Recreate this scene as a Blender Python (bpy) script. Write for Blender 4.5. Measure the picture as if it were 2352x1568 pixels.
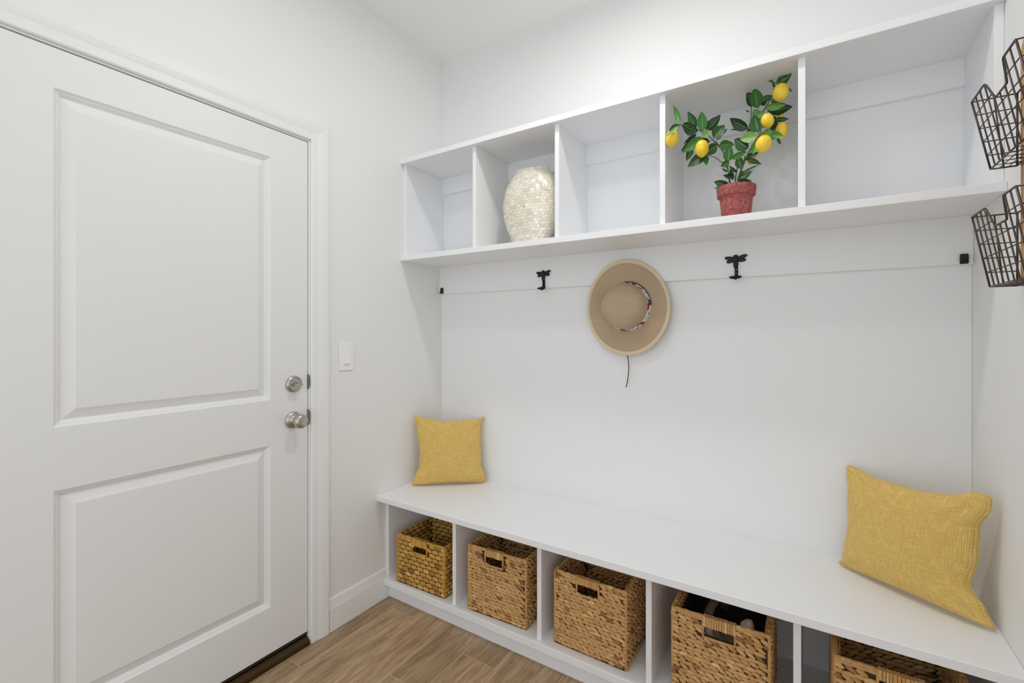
import bpy, bmesh, math, random
from math import sin, cos, pi, radians, sqrt, floor
from mathutils import Vector, Matrix, noise

for o in list(bpy.data.objects):
    bpy.data.objects.remove(o, do_unlink=True)
scene = bpy.context.scene
COL = scene.collection

# ------------------------------------------------------------------ camera, world, light, exposure
CAM = Vector((1.755, -1.9865, 1.3004)); YAW = 0.574; FPX = 1062.88; PX = 1176.0; PY = 759.77
cd = bpy.data.cameras.new('camera'); cam = bpy.data.objects.new('camera', cd); COL.objects.link(cam)
cam.location = CAM; cam.rotation_euler = (pi/2, 0, YAW)
cd.sensor_width = 36; cd.sensor_fit = 'HORIZONTAL'; cd.lens = FPX/2352*36
cd.shift_y = (PY-784)/2352; cd.clip_start = 0.02
scene.camera = cam

w = bpy.data.worlds.new('world'); scene.world = w; w.use_nodes = True
w.node_tree.nodes['Background'].inputs[0].default_value = (0.92, 0.965, 1.0, 1)
w.node_tree.nodes['Background'].inputs[1].default_value = 1.35

def area(name, loc, rot, size, power, color, shape='DISK', size_y=None, spread=pi):
    l = bpy.data.lights.new(name, 'AREA'); l.shape = shape; l.size = size; l.energy = power; l.color = color; l.spread = spread
    if size_y: l.size_y = size_y
    o = bpy.data.objects.new(name, l); COL.objects.link(o); o.location = loc; o.rotation_euler = rot
    return o
LAMPS = [(1.20, -0.78), (0.90, -1.35)]
area('downlight_and_fill', (1.20, -0.78, 2.794), (0, 0, 0), 0.13, 7.2, (1.0, 0.99, 0.975), spread=radians(176))
area('downlight_and_fill', (0.90, -1.35, 2.794), (0, 0, 0), 0.13, 3.2, (1.0, 0.985, 0.96))  # added fill lamp, unseen: brightens the back panel and door

scene.view_settings.view_transform = 'Standard'
scene.view_settings.look = 'None'
scene.view_settings.gamma = 1.0
scene.view_settings.use_curve_mapping = False
scene.view_settings.exposure = -0.02
scene.cycles.max_bounces = 14; scene.cycles.diffuse_bounces = 10; scene.cycles.glossy_bounces = 4
scene.cycles.use_denoising = True
scene.cycles.sample_clamp_indirect = 6

# camera ray helper: a picture point at a chosen depth plane y
FW = Vector((-sin(YAW), cos(YAW), 0)); RT = Vector((cos(YAW), sin(YAW), 0)); UP = Vector((0, 0, 1))
def at(u, v, y):
    d = RT*((u-PX)/FPX) - UP*((v-PY)/FPX) + FW
    return CAM + d*((y-CAM.y)/d.y)

# ------------------------------------------------------------------ room measures
H = 2.8112; W = 2.1737
YW = 0.008          # plaster back wall
YP = -0.008         # white panel face
YL = -0.027         # white rail face
DU = 0.3188; DF = 0.295
ZT, ZT2, ZB, ZB2 = 2.1721, 2.1479, 1.6808, 1.6560
DB = 0.4743; B1, B2 = 0.5107, 0.4841
DS = 0.4333; S1, S2 = 0.0965, 0.0670; DK = 0.4052; DBF = 0.413

# ------------------------------------------------------------------ materials
def nt(name):
    m = bpy.data.materials.new(name); m.use_nodes = True
    t = m.node_tree; b = t.nodes['Principled BSDF']
    return m, t, b
def N(t, typ, **kw):
    n = t.nodes.new(typ)
    for k, v in kw.items():
        if k in n.inputs: n.inputs[k].default_value = v
        else: setattr(n, k, v)
    return n
def L(t, a, ao, b, bi): t.links.new(a.outputs[ao], b.inputs[bi])
def ramp(t, stops, interp='LINEAR'):
    r = t.nodes.new('ShaderNodeValToRGB'); r.color_ramp.interpolation = interp
    e = r.color_ramp.elements
    while len(e) > 1: e.remove(e[-1])
    e[0].position = stops[0][0]; e[0].color = (*stops[0][1], 1)
    for p, c in stops[1:]:
        x = e.new(p); x.color = (*c, 1)
    return r
def srgb(r, g, b):
    f = lambda c: (c/255/12.92) if c/255 <= 0.04045 else ((c/255+0.055)/1.055)**2.4
    return (f(r), f(g), f(b))
def math_(t, op, a, b=None):
    n = t.nodes.new('ShaderNodeMath'); n.operation = op
    for i, x in enumerate((a, b)):
        if x is None: continue
        if isinstance(x, (int, float)): n.inputs[i].default_value = x
        else: t.links.new(x, n.inputs[i])
    return n.outputs[0]
def mix(t, fac, a, b, mode='MIX'):
    n = t.nodes.new('ShaderNodeMix'); n.data_type = 'RGBA'; n.blend_type = mode
    for i, x in ((0, fac), (6, a), (7, b)):
        if isinstance(x, (int, float)): n.inputs[i].default_value = x
        elif isinstance(x, tuple): n.inputs[i].default_value = (*x, 1) if len(x) == 3 else x
        else: t.links.new(x, n.inputs[i])
    return n.outputs[2]
def bump(t, b, h, strength, dist):
    n = t.nodes.new('ShaderNodeBump'); n.inputs['Strength'].default_value = strength; n.inputs['Distance'].default_value = dist
    t.links.new(h, n.inputs['Height']); t.links.new(n.outputs[0], b.inputs['Normal']); return n

def paint(name, col, rough, nscale, bs):
    m, t, b = nt(name)
    tc = N(t, 'ShaderNodeTexCoord'); n = N(t, 'ShaderNodeTexNoise', Scale=nscale, Detail=3.0)
    L(t, tc, 'Object', n, 'Vector')
    n2 = N(t, 'ShaderNodeTexNoise', Scale=3.0, Detail=2.0); L(t, tc, 'Object', n2, 'Vector')
    c = mix(t, n2.outputs[0], tuple(x*0.99 for x in col), tuple(min(1, x*1.01) for x in col))
    t.links.new(c, b.inputs['Base Color']); b.inputs['Roughness'].default_value = rough
    bump(t, b, n.outputs[0], bs, 0.001)
    return m
M_WALL = paint('wall_paint', (0.81, 0.815, 0.81), 0.75, 180, 0.12)
M_CEIL = paint('ceiling_paint', (0.86, 0.865, 0.86), 0.9, 90, 0.35)
M_TRIM = paint('trim_paint', (0.81, 0.815, 0.815), 0.38, 40, 0.03)
M_CAB = paint('cabinet_paint', (0.85, 0.860, 0.876), 0.4, 30, 0.04)
M_DOOR = paint('door_paint', (0.78, 0.785, 0.785), 0.42, 120, 0.05)
M_PLAS = paint('switch_plastic', (0.86, 0.86, 0.86), 0.3, 20, 0.0)

def metal(name, col, rough, metallic=1.0):
    m, t, b = nt(name)
    tc = N(t, 'ShaderNodeTexCoord'); n = N(t, 'ShaderNodeTexNoise', Scale=220.0, Detail=3.0); L(t, tc, 'Object', n, 'Vector')
    c = mix(t, n.outputs[0], tuple(x*0.85 for x in col), tuple(min(1, x*1.12) for x in col)); t.links.new(c, b.inputs['Base Color'])
    b.inputs['Metallic'].default_value = metallic; b.inputs['Roughness'].default_value = rough
    return m
M_NICK = metal('satin_nickel', (0.50, 0.475, 0.44), 0.33)
M_STRK = metal('strike_metal', (0.25, 0.24, 0.21), 0.4)
M_DARK = metal('dark_hole', (0.01, 0.01, 0.01), 0.6, 0.0)
M_IRON = metal('black_iron', (0.008, 0.008, 0.008), 0.42, 0.2)
M_WIRE = metal('brown_wire', (0.095, 0.078, 0.068), 0.42, 0.75)
M_BRNZ = metal('bronze_threshold', (0.06, 0.034, 0.008), 0.45, 0.5)
M_RUBB = metal('door_sweep_rubber', (0.02, 0.013, 0.01), 0.7, 0.0)
M_CORD = metal('dark_cord', (0.06, 0.045, 0.03), 0.8, 0.0)

def floor_mat():
    m, t, b = nt('wood_look_tile')
    at_ = N(t, 'ShaderNodeAttribute', attribute_name='tone'); sep = N(t, 'ShaderNodeSeparateColor'); L(t, at_, 'Color', sep, 'Color')
    tc = N(t, 'ShaderNodeTexCoord')
    off = N(t, 'ShaderNodeVectorMath', operation='SCALE'); L(t, at_, 'Color', off, 0); off.inputs['Scale'].default_value = 37.0
    add = N(t, 'ShaderNodeVectorMath', operation='ADD'); L(t, tc, 'Object', add, 0); L(t, off, 0, add, 1)
    mp = N(t, 'ShaderNodeMapping'); mp.inputs['Scale'].default_value = (34, 2.6, 1); L(t, add, 0, mp, 'Vector')
    g = N(t, 'ShaderNodeTexNoise', Scale=1.0, Detail=9.0, Roughness=0.62, Distortion=1.6); L(t, mp, 0, g, 'Vector')
    mp2 = N(t, 'ShaderNodeMapping'); mp2.inputs['Scale'].default_value = (9, 1.6, 1); L(t, add, 0, mp2, 'Vector')
    g2 = N(t, 'ShaderNodeTexNoise', Scale=1.0, Detail=5.0, Roughness=0.6, Distortion=2.2); L(t, mp2, 0, g2, 'Vector')
    mp3 = N(t, 'ShaderNodeMapping'); mp3.inputs['Scale'].default_value = (190, 14, 1); L(t, add, 0, mp3, 'Vector')
    g3 = N(t, 'ShaderNodeTexNoise', Scale=1.0, Detail=4.0, Roughness=0.7); L(t, mp3, 0, g3, 'Vector')
    r = ramp(t, [(0.30, srgb(96, 76, 54)), (0.43, srgb(142, 117, 88)), (0.54, srgb(176, 150, 116)), (0.70, srgb(206, 184, 150))])
    L(t, g, 0, r, 0)
    r2 = ramp(t, [(0.3, srgb(134, 112, 90)), (0.5, srgb(182, 152, 118)), (0.7, srgb(190, 176, 150))]); L(t, g2, 0, r2, 0)
    c = mix(t, 0.5, r.outputs[0], r2.outputs[0])
    r3 = ramp(t, [(0.32, (0.62, 0.58, 0.54)), (0.52, (1.04, 1.04, 1.04))]); L(t, g3, 0, r3, 0)
    c = mix(t, 0.8, c, r3.outputs[0], 'MULTIPLY')
    r4 = ramp(t, [(0.0, (0.80, 0.79, 0.77)), (1.0, (1.10, 1.06, 1.02))]); L(t, sep, 'Red', r4, 0)
    c = mix(t, 1.0, c, r4.outputs[0], 'MULTIPLY')
    t.links.new(c, b.inputs['Base Color']); b.inputs['Roughness'].default_value = 0.45
    bump(t, b, g3.outputs[0], 0.15, 0.0006)
    return m
M_FLOOR = floor_mat()
M_GROUT = paint('tan_grout', srgb(205, 182, 148), 0.9, 300, 0.3)

def strand_mat(name, c0, c1, fibre=320):
    # straw: one tone per strand (attribute), plus fine fibres
    m, t, b = nt(name)
    a = N(t, 'ShaderNodeAttribute', attribute_name='tone'); sep = N(t, 'ShaderNodeSeparateColor'); L(t, a, 'Color', sep, 'Color')
    r = ramp(t, [(0.0, c0[0]), (0.35, c0[1]), (0.8, c0[2]), (1.0, c0[3])]); L(t, sep, 'Red', r, 0)
    tc = N(t, 'ShaderNodeTexCoord'); mp = N(t, 'ShaderNodeMapping'); mp.inputs['Scale'].default_value = (60, 60, fibre*2.2); L(t, tc, 'Object', mp, 'Vector')
    n = N(t, 'ShaderNodeTexNoise', Scale=1.0, Detail=3.0, Roughness=0.7); L(t, mp, 0, n, 'Vector')
    rr = ramp(t, [(0.3, (0.66, 0.62, 0.55)), (0.6, (1.05, 1.05, 1.05))]); L(t, n, 0, rr, 0)
    c = mix(t, 0.75, r.outputs[0], rr.outputs[0], 'MULTIPLY')
    t.links.new(c, b.inputs['Base Color']); b.inputs['Roughness'].default_value = 0.6
    bump(t, b, n.outputs[0], 0.35, 0.0008)
    return m
S = srgb
M_HYA = strand_mat('water_hyacinth', (S(134, 86, 46), S(200, 152, 92), S(218, 174, 114), S(236, 204, 152)), None)
M_HYG = strand_mat('golden_hyacinth', (S(150, 104, 36), S(196, 148, 64), S(214, 168, 82), S(230, 190, 112)), None)
M_BACK = paint('basket_gap_shade', (0.045, 0.022, 0.008), 0.9, 200, 0.5)  # very dark backing: shade in the gaps between strands put into its colour

def fabric_mat():
    m, t, b = nt('yellow_woven_fabric')
    uv = N(t, 'ShaderNodeUVMap'); sp = N(t, 'ShaderNodeSeparateXYZ'); L(t, uv, 0, sp, 0)
    F = 84.0
    su = math_(t, 'SINE', math_(t, 'MULTIPLY', sp.outputs[0], F*2*pi)); sv = math_(t, 'SINE', math_(t, 'MULTIPLY', sp.outputs[1], F*2*pi))
    hu = math_(t, 'MULTIPLY', math_(t, 'ADD', su, 1.0), 0.5); hv = math_(t, 'MULTIPLY', math_(t, 'ADD', sv, 1.0), 0.5)
    h = math_(t, 'MULTIPLY', math_(t, 'POWER', hu, 0.6), math_(t, 'POWER', hv, 0.6))
    def slub(sx, sy):
        mp = N(t, 'ShaderNodeMapping'); mp.inputs['Scale'].default_value = (sx, sy, 1); L(t, uv, 0, mp, 'Vector')
        n = N(t, 'ShaderNodeTexNoise', Scale=1.0, Detail=3.0, Roughness=0.75); L(t, mp, 0, n, 'Vector'); return n
    a = slub(84, 9); c = slub(9, 84)
    mx = math_(t, 'MAXIMUM', a.outputs[0], c.outputs[0])
    r = ramp(t, [(0.42, S(216, 179, 96)), (0.56, S(228, 194, 110)), (0.66, S(240, 212, 136)), (0.78, S(248, 228, 166))])
    t.links.new(mx, r.inputs[0])
    dk = mix(t, h, (0.78, 0.74, 0.66), (1.22, 1.22, 1.20))
    col = mix(t, 1.0, r.outputs[0], dk, 'MULTIPLY')
    t.links.new(col, b.inputs['Base Color']); b.inputs['Roughness'].default_value = 0.85
    if 'Sheen Weight' in b.inputs: b.inputs['Sheen Weight'].default_value = 0.15
    hh = math_(t, 'ADD', h, math_(t, 'MULTIPLY', mx, 0.8))
    bump(t, b, hh, 0.6, 0.0012)
    return m
M_FAB = fabric_mat()

def hat_mat():
    m, t, b = nt('woven_straw')
    uv = N(t, 'ShaderNodeUVMap'); sp = N(t, 'ShaderNodeSeparateXYZ'); L(t, uv, 0, sp, 0)   # u = angle 0..1, v = distance along profile in metres
    ring = math_(t, 'MULTIPLY', math_(t, 'ADD', math_(t, 'SINE', math_(t, 'MULTIPLY', sp.outputs[1], 2*pi/0.0062)), 1.0), 0.5)
    st = math_(t, 'SINE', math_(t, 'ADD', math_(t, 'MULTIPLY', sp.outputs[0], 2*pi*150), math_(t, 'MULTIPLY', sp.outputs[1], 2*pi/0.0124)))
    st = math_(t, 'MULTIPLY', math_(t, 'ADD', st, 1.0), 0.5)
    h = math_(t, 'MULTIPLY', ring, math_(t, 'ADD', math_(t, 'MULTIPLY', st, 0.6), 0.4))
    n = N(t, 'ShaderNodeTexNoise', Scale=9.0, Detail=3.0); tc = N(t, 'ShaderNodeTexCoord'); L(t, tc, 'Object', n, 'Vector')
    base = mix(t, n.outputs[0], S(200, 176, 148), S(226, 205, 174))
    edge = ramp(t, [(0.0, (0, 0, 0)), (0.495, (0, 0, 0)), (0.505, (1, 1, 1))])
    t.links.new(math_(t, 'MULTIPLY', sp.outputs[1], 1/0.4), edge.inputs[0])
    base = mix(t, edge.outputs[0], base, S(222, 196, 150))
    dk = mix(t, h, (0.50, 0.46, 0.42), (1.12, 1.11, 1.09))
    c = mix(t, 1.0, base, dk, 'MULTIPLY'); t.links.new(c, b.inputs['Base Color']); b.inputs['Roughness'].default_value = 0.7
    bump(t, b, h, 0.5, 0.0015)
    return m
M_HAT = hat_mat()
def hatedge_mat():
    m, t, b = nt('straw_braid_edge')
    uv = N(t, 'ShaderNodeUVMap'); sp = N(t, 'ShaderNodeSeparateXYZ'); L(t, uv, 0, sp, 0)
    ring = math_(t, 'MULTIPLY', math_(t, 'ADD', math_(t, 'SINE', math_(t, 'MULTIPLY', sp.outputs[1], 2*pi/0.0035)), 1.0), 0.5)
    c = mix(t, ring, S(208, 186, 150), S(234, 217, 184)); t.links.new(c, b.inputs['Base Color']); b.inputs['Roughness'].default_value = 0.65
    bump(t, b, ring, 0.3, 0.001)
    return m
M_HEDGE = hatedge_mat()
def band_mat():
    m, t, b = nt('printed_hat_band')
    uv = N(t, 'ShaderNodeUVMap'); mp = N(t, 'ShaderNodeMapping'); mp.inputs['Scale'].default_value = (26, 30, 1); L(t, uv, 0, mp, 'Vector')
    n = N(t, 'ShaderNodeTexNoise', Scale=0.55, Detail=2.0); L(t, mp, 0, n, 'Vector')
    r = ramp(t, [(0.0, S(220, 222, 232)), (0.50, S(226, 228, 236)), (0.53, S(150, 50, 60)), (0.62, S(120, 36, 44)), (0.66, S(200, 204, 220))]); L(t, n, 0, r, 0)
    n2 = N(t, 'ShaderNodeTexNoise', Scale=2.2, Detail=3.0); L(t, mp, 0, n2, 'Vector')
    r2 = ramp(t, [(0.56, (0, 0, 0)), (0.62, (1, 1, 1))]); L(t, n2, 0, r2, 0)
    c = mix(t, r2.outputs[0], r.outputs[0], S(92, 104, 132)); t.links.new(c, b.inputs['Base Color']); b.inputs['Roughness'].default_value = 0.7
    return m
M_BAND = band_mat()

def vase_mat():
    m, t, b = nt('shell_mosaic')
    uv = N(t, 'ShaderNodeUVMap'); nz = N(t, 'ShaderNodeTexNoise', Scale=14.0, Detail=2.0); L(t, uv, 0, nz, 'Vector')
    sc = N(t, 'ShaderNodeVectorMath', operation='SCALE'); sc.inputs['Scale'].default_value = 0.012; L(t, nz, 1, sc, 0)
    ad = N(t, 'ShaderNodeVectorMath', operation='ADD'); L(t, uv, 0, ad, 0); L(t, sc, 0, ad, 1)
    br = N(t, 'ShaderNodeTexBrick'); L(t, ad, 0, br, 'Vector')
    br.offset = 0.5; br.inputs['Scale'].default_value = 1.0
    br.inputs['Brick Width'].default_value = 0.0150; br.inputs['Row Height'].default_value = 0.0138
    br.inputs['Mortar Size'].default_value = 0.0007; br.inputs['Mortar Smooth'].default_value = 0.2; br.inputs['Bias'].default_value = 0
    br.inputs['Color1'].default_value = (0, 0, 0, 1); br.inputs['Color2'].default_value = (1, 1, 1, 1); br.inputs['Mortar'].default_value = (0.5, 0.5, 0.5, 1)
    r = ramp(t, [(0.0, S(226, 217, 198)), (0.4, S(238, 231, 215)), (0.75, S(248, 243, 231)), (1.0, S(234, 226, 208))]); L(t, br, 'Color', r, 0)
    n = N(t, 'ShaderNodeTexNoise', Scale=26.0, Detail=2.0); L(t, uv, 0, n, 'Vector')
    sp = ramp(t, [(0.70, (1, 1, 1)), (0.76, (0.72, 0.70, 0.62))]); L(t, n, 0, sp, 0)
    c = mix(t, 1.0, r.outputs[0], sp.outputs[0], 'MULTIPLY')
    c = mix(t, br.outputs['Fac'], c, S(196, 186, 160)); t.links.new(c, b.inputs['Base Color'])
    b.inputs['Roughness'].default_value = 0.16; b.inputs['Metallic'].default_value = 0.2
    if 'Coat Weight' in b.inputs: b.inputs['Coat Weight'].default_value = 0.5
    # every shell chip sits at a slightly different angle
    wn = N(t, 'ShaderNodeTexWhiteNoise', noise_dimensions='1D'); L(t, br, 'Color', wn, 'W')
    sub = N(t, 'ShaderNodeVectorMath', operation='SUBTRACT'); L(t, wn, 'Color', sub, 0); sub.inputs[1].default_value = (0.5, 0.5, 0.5)
    s2 = N(t, 'ShaderNodeVectorMath', operation='SCALE'); s2.inputs['Scale'].default_value = 0.32; L(t, sub, 0, s2, 0)
    geo = N(t, 'ShaderNodeNewGeometry'); a2 = N(t, 'ShaderNodeVectorMath', operation='ADD'); L(t, geo, 'Normal', a2, 0); L(t, s2, 0, a2, 1)
    nm = N(t, 'ShaderNodeVectorMath', operation='NORMALIZE'); L(t, a2, 0, nm, 0)
    bp = N(t, 'ShaderNodeBump'); bp.inputs['Strength'].default_value = 0.5; bp.inputs['Distance'].default_value = 0.001; bp.invert = True
    L(t, br, 'Fac', bp, 'Height'); L(t, nm, 0, bp, 'Normal'); L(t, bp, 0, b, 'Normal')
    return m
M_VASE = vase_mat()

def leaf_mat():
    m, t, b = nt('citrus_leaf')
    a = N(t, 'ShaderNodeAttribute', attribute_name='tone'); sep = N(t, 'ShaderNodeSeparateColor'); L(t, a, 'Color', sep, 'Color')
    r = ramp(t, [(0.0, S(22, 50, 24)), (0.4, S(42, 98, 40)), (0.7, S(76, 138, 56)), (1.0, S(142, 178, 92))]); L(t, sep, 'Red', r, 0)
    uv = N(t, 'ShaderNodeUVMap'); sp = N(t, 'ShaderNodeSeparateXYZ'); L(t, uv, 0, sp, 0)
    d = math_(t, 'ABSOLUTE', math_(t, 'SUBTRACT', sp.outputs[0], 0.5))
    rib = ramp(t, [(0.0, (1, 1, 1)), (0.03, (1, 1, 1)), (0.06, (0, 0, 0))]); t.links.new(d, rib.inputs[0])
    vein = math_(t, 'SINE', math_(t, 'MULTIPLY', math_(t, 'SUBTRACT', sp.outputs[1], math_(t, 'MULTIPLY', d, 0.7)), 55.0))
    vr = ramp(t, [(0.85, (0, 0, 0)), (1.0, (1, 1, 1))]); t.links.new(vein, vr.inputs[0])
    c = mix(t, math_(t, 'MULTIPLY', vr.outputs[0], 0.25), r.outputs[0], S(110, 150, 80))
    c = mix(t, math_(t, 'MULTIPLY', rib.outputs[0], 0.55), c, S(130, 168, 96))
    t.links.new(c, b.inputs['Base Color']); b.inputs['Roughness'].default_value = 0.38
    bump(t, b, vein, 0.25, 0.0008)
    return m
M_LEAF = leaf_mat()
def simple(name, c0, c1, scale, rough, bs=0.3, bd=0.001, detail=4.0):
    m, t, b = nt(name)
    tc = N(t, 'ShaderNodeTexCoord'); n = N(t, 'ShaderNodeTexNoise', Scale=scale, Detail=detail, Roughness=0.65); L(t, tc, 'Object', n, 'Vector')
    r = ramp(t, [(0.35, c0), (0.65, c1)]); L(t, n, 0, r, 0); L(t, r, 0, b, 'Base Color'); b.inputs['Roughness'].default_value = rough
    bump(t, b, n.outputs[0], bs, bd); return m
M_STEM = simple('green_stem', S(38, 58, 24), S(92, 122, 62), 60, 0.5)
M_LEMON = simple('lemon_skin', S(244, 200, 44), S(252, 220, 74), 30, 0.38, 0.12)
M_POT = simple('red_clay_felt', S(132, 62, 62), S(182, 104, 100), 90, 0.85, 0.5, 0.001, 8.0)
M_SOIL = simple('soil', S(30, 22, 16), S(60, 46, 34), 120, 0.95, 0.8, 0.003)
M_CLOTH = simple('cream_cloth', S(186, 170, 148), S(214, 200, 180), 40, 0.85)
M_LINER = simple('black_liner', (0.006, 0.006, 0.006), (0.012, 0.011, 0.010), 60, 0.9)
M_STRAP = simple('brown_strap', S(90, 66, 48), S(120, 92, 68), 60, 0.7)
def board_mat():
    m, t, b = nt('honey_pine')
    tc = N(t, 'ShaderNodeTexCoord'); mp = N(t, 'ShaderNodeMapping'); mp.inputs['Scale'].default_value = (30, 30, 2.5); L(t, tc, 'Object', mp, 'Vector')
    n = N(t, 'ShaderNodeTexNoise', Scale=1.0, Detail=5.0, Distortion=1.2); L(t, mp, 0, n, 'Vector')
    r = ramp(t, [(0.3, S(150, 100, 50)), (0.5, S(196, 146, 86)), (0.7, S(214, 168, 104))]); L(t, n, 0, r, 0); L(t, r, 0, b, 'Base Color')
    b.inputs['Roughness'].default_value = 0.5; return m
M_BOARD = board_mat()
def emit(name, col, s):
    m, t, b = nt(name); b.inputs['Emission Color'].default_value = (*col, 1); b.inputs['Emission Strength'].default_value = s; return m
M_LENS = emit('lamp_lens', (1.0, 0.96, 0.9), 6.0)

# ------------------------------------------------------------------ mesh helpers
class MB:
    def __init__(s): s.v = []; s.f = []; s.uv = {}; s.col = []; s.c = (0.5, 0.5, 0.5)
    def vert(s, p): s.v.append(tuple(p)); s.col.append(s.c); return len(s.v)-1
    def face(s, idx, uvs=None):
        s.f.append(tuple(idx))
        if uvs: s.uv[len(s.f)-1] = uvs
    def box(s, x0, x1, y0, y1, z0, z1):
        b = len(s.v)
        for x in (x0, x1):
            for y in (y0, y1):
                for z in (z0, z1): s.vert((x, y, z))
        for q in ((0, 1, 3, 2), (4, 6, 7, 5), (0, 4, 5, 1), (2, 3, 7, 6), (0, 2, 6, 4), (1, 5, 7, 3)): s.face([b+i for i in q])
    def grid(s, fn, nu, nv, uvfn=None, wrap=False, flip=False):
        b = len(s.v)
        for j in range(nv+1):
            for i in range(nu if wrap else nu+1):
                s.vert(fn(i/nu, j/nv))
        cols = nu if wrap else nu+1
        for j in range(nv):
            for i in range(nu):
                i2 = (i+1) % cols if wrap else i+1
                q = [b+j*cols+i, b+j*cols+i2, b+(j+1)*cols+i2, b+(j+1)*cols+i]
                uv = [(i/nu, j/nv), ((i+1)/nu, j/nv), ((i+1)/nu, (j+1)/nv), (i/nu, (j+1)/nv)]
                if uvfn: uv = [uvfn(*x) for x in uv]
                if flip: q.reverse(); uv.reverse()
                s.face(q, uv)
    def tube(s, pts, r, n=8, closed=False, r2=None):
        pts = [Vector(p) for p in pts]; m = len(pts); b = len(s.v)
        ref = None
        for i, p in enumerate(pts):
            a = pts[(i-1) % m] if (closed or i > 0) else p
            c = pts[(i+1) % m] if (closed or i < m-1) else p
            d = (c-a)
            d = d.normalized() if d.length > 1e-9 else Vector((0, 0, 1))
            if ref is None: ref = d.orthogonal().normalized()
            ref = (ref - d*ref.dot(d))
            ref = ref.normalized() if ref.length > 1e-6 else d.orthogonal().normalized()
            bi = d.cross(ref); rr = r if r2 is None else r+(r2-r)*i/(m-1)
            for k in range(n):
                t = 2*pi*k/n; s.vert(p+(ref*cos(t)+bi*sin(t))*rr)
        for i in range(m if closed else m-1):
            for k in range(n):
                i2 = (i+1) % m
                s.face((b+i*n+k, b+i*n+(k+1) % n, b+i2*n+(k+1) % n, b+i2*n+k))
        if not closed:
            s.face([b+k for k in range(n)][::-1]); s.face([b+(m-1)*n+k for k in range(n)])
    def lathe(s, prof, org, axis, n=48, uvscale=None, close=True):
        ax = Vector(axis).normalized(); a = ax.orthogonal().normalized()
        if abs(ax.z) > 0.9: a = Vector((1, 0, 0))
        c = ax.cross(a); b = len(s.v); org = Vector(org); dist = [0]
        for i in range(1, len(prof)): dist.append(dist[-1]+math.hypot(prof[i][0]-prof[i-1][0], prof[i][1]-prof[i-1][1]))
        for (r, h) in prof:
            for k in range(n):
                t = 2*pi*k/n; s.vert(org+ax*h+(a*cos(t)+c*sin(t))*max(r, 1e-5))
        for i in range(len(prof)-1):
            for k in range(n):
                s.face((b+i*n+k, b+i*n+(k+1) % n, b+(i+1)*n+(k+1) % n, b+(i+1)*n+k),
                       [(k/n, dist[i]), ((k+1)/n, dist[i]), ((k+1)/n, dist[i+1]), (k/n, dist[i+1])])
    def build(s, name, mat, parent=None, smooth=False, bevel=0, seg=2, origin=None, flat_angle=None, subsurf=0):
        me = bpy.data.meshes.new(name); org = Vector(origin) if origin is not None else Vector((0, 0, 0))
        me.from_pydata([tuple(Vector(p)-org) for p in s.v], [], s.f)
        me.materials.append(mat)
        if s.uv:
            ul = me.uv_layers.new(name='UVMap')
            for p in me.polygons:
                u = s.uv.get(p.index)
                if u:
                    for li, c in zip(p.loop_indices, u): ul.data[li].uv = c
        ca = me.color_attributes.new('tone', 'FLOAT_COLOR', 'POINT')
        for i, c in enumerate(s.col): ca.data[i].color = (*c, 1)
        if not s.uv:
            bm = bmesh.new(); bm.from_mesh(me); bmesh.ops.recalc_face_normals(bm, faces=bm.faces); bm.to_mesh(me); bm.free()
        if smooth:
            me.polygons.foreach_set('use_smooth', [True]*len(me.polygons))
            if flat_angle:
                try: me.set_sharp_from_angle(angle=radians(flat_angle))
                except Exception: pass
        me.update()
        o = bpy.data.objects.new(name, me); COL.objects.link(o); o.location = org
        if parent is not None:
            o.parent = parent; o.location = org-parent_world(parent)
        if bevel:
            b = o.modifiers.new('bevel', 'BEVEL'); b.width = bevel; b.segments = seg; b.limit_method = 'ANGLE'; b.angle_limit = radians(40)
        if subsurf:
            m = o.modifiers.new('sub', 'SUBSURF'); m.levels = subsurf; m.render_levels = subsurf
        return o
def parent_world(o):
    p = Vector(o.location)
    while o.parent is not None: o = o.parent; p = p+Vector(o.location)
    return p
def tag(o, label=None, cat=None, group=None, kind=None):
    if label: o['label'] = label
    if cat: o['category'] = cat
    if group: o['group'] = group
    if kind: o['kind'] = kind
    return o
def thing(name, loc, label, cat, group=None):
    o = bpy.data.objects.new(name, None); COL.objects.link(o); o.location = loc; o.empty_display_size = 0.1
    return tag(o, label, cat, group)
def struct(o, label, cat): return tag(o, label, cat, kind='structure')
def boxes(name, mat, parent, *bs, bevel=0.0, origin=None):
    m = MB()
    for b in bs: m.box(*b)
    return m.build(name, mat, parent, bevel=bevel, origin=origin)
def smooth_path(pts, n=6):
    pts = [Vector(p) for p in pts]; out = []
    for i in range(len(pts)-1):
        p0 = pts[max(i-1, 0)]; p1 = pts[i]; p2 = pts[i+1]; p3 = pts[min(i+2, len(pts)-1)]
        for k in range(n):
            t = k/n
            out.append(0.5*((2*p1)+(p2-p0)*t+(2*p0-5*p1+4*p2-p3)*t*t+(3*p1-p0-3*p2+p3)*t**3))
    out.append(pts[-1]); return out

# ------------------------------------------------------------------ room shell
YB = -3.6; YR = -1.7; XR = 4.2   # the right wall ends at YR; the room goes on to the right
DY0, DY1, DZ0, DZ1 = -0.8322, -1.7570, 0.0525, 2.0845      # door slab
OY0, OY1, OZ = -0.8293, -1.7600, 2.0880                     # jamb faces
struct(boxes('ceiling', M_CEIL, None, (-0.12, XR, YB, YW+0.12, H, H+0.1)), 'smooth off-white ceiling', 'ceiling')
struct(boxes('wall_back', M_WALL, None, (-0.12, W+0.12, YW, YW+0.12, 0, H)), 'off-white plaster wall behind the shelf and bench', 'wall')
struct(boxes('wall_right', M_WALL, None, (W, W+0.12, YR, YW, 0, H)), 'off-white wall at the right end of the bench', 'wall')
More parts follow.
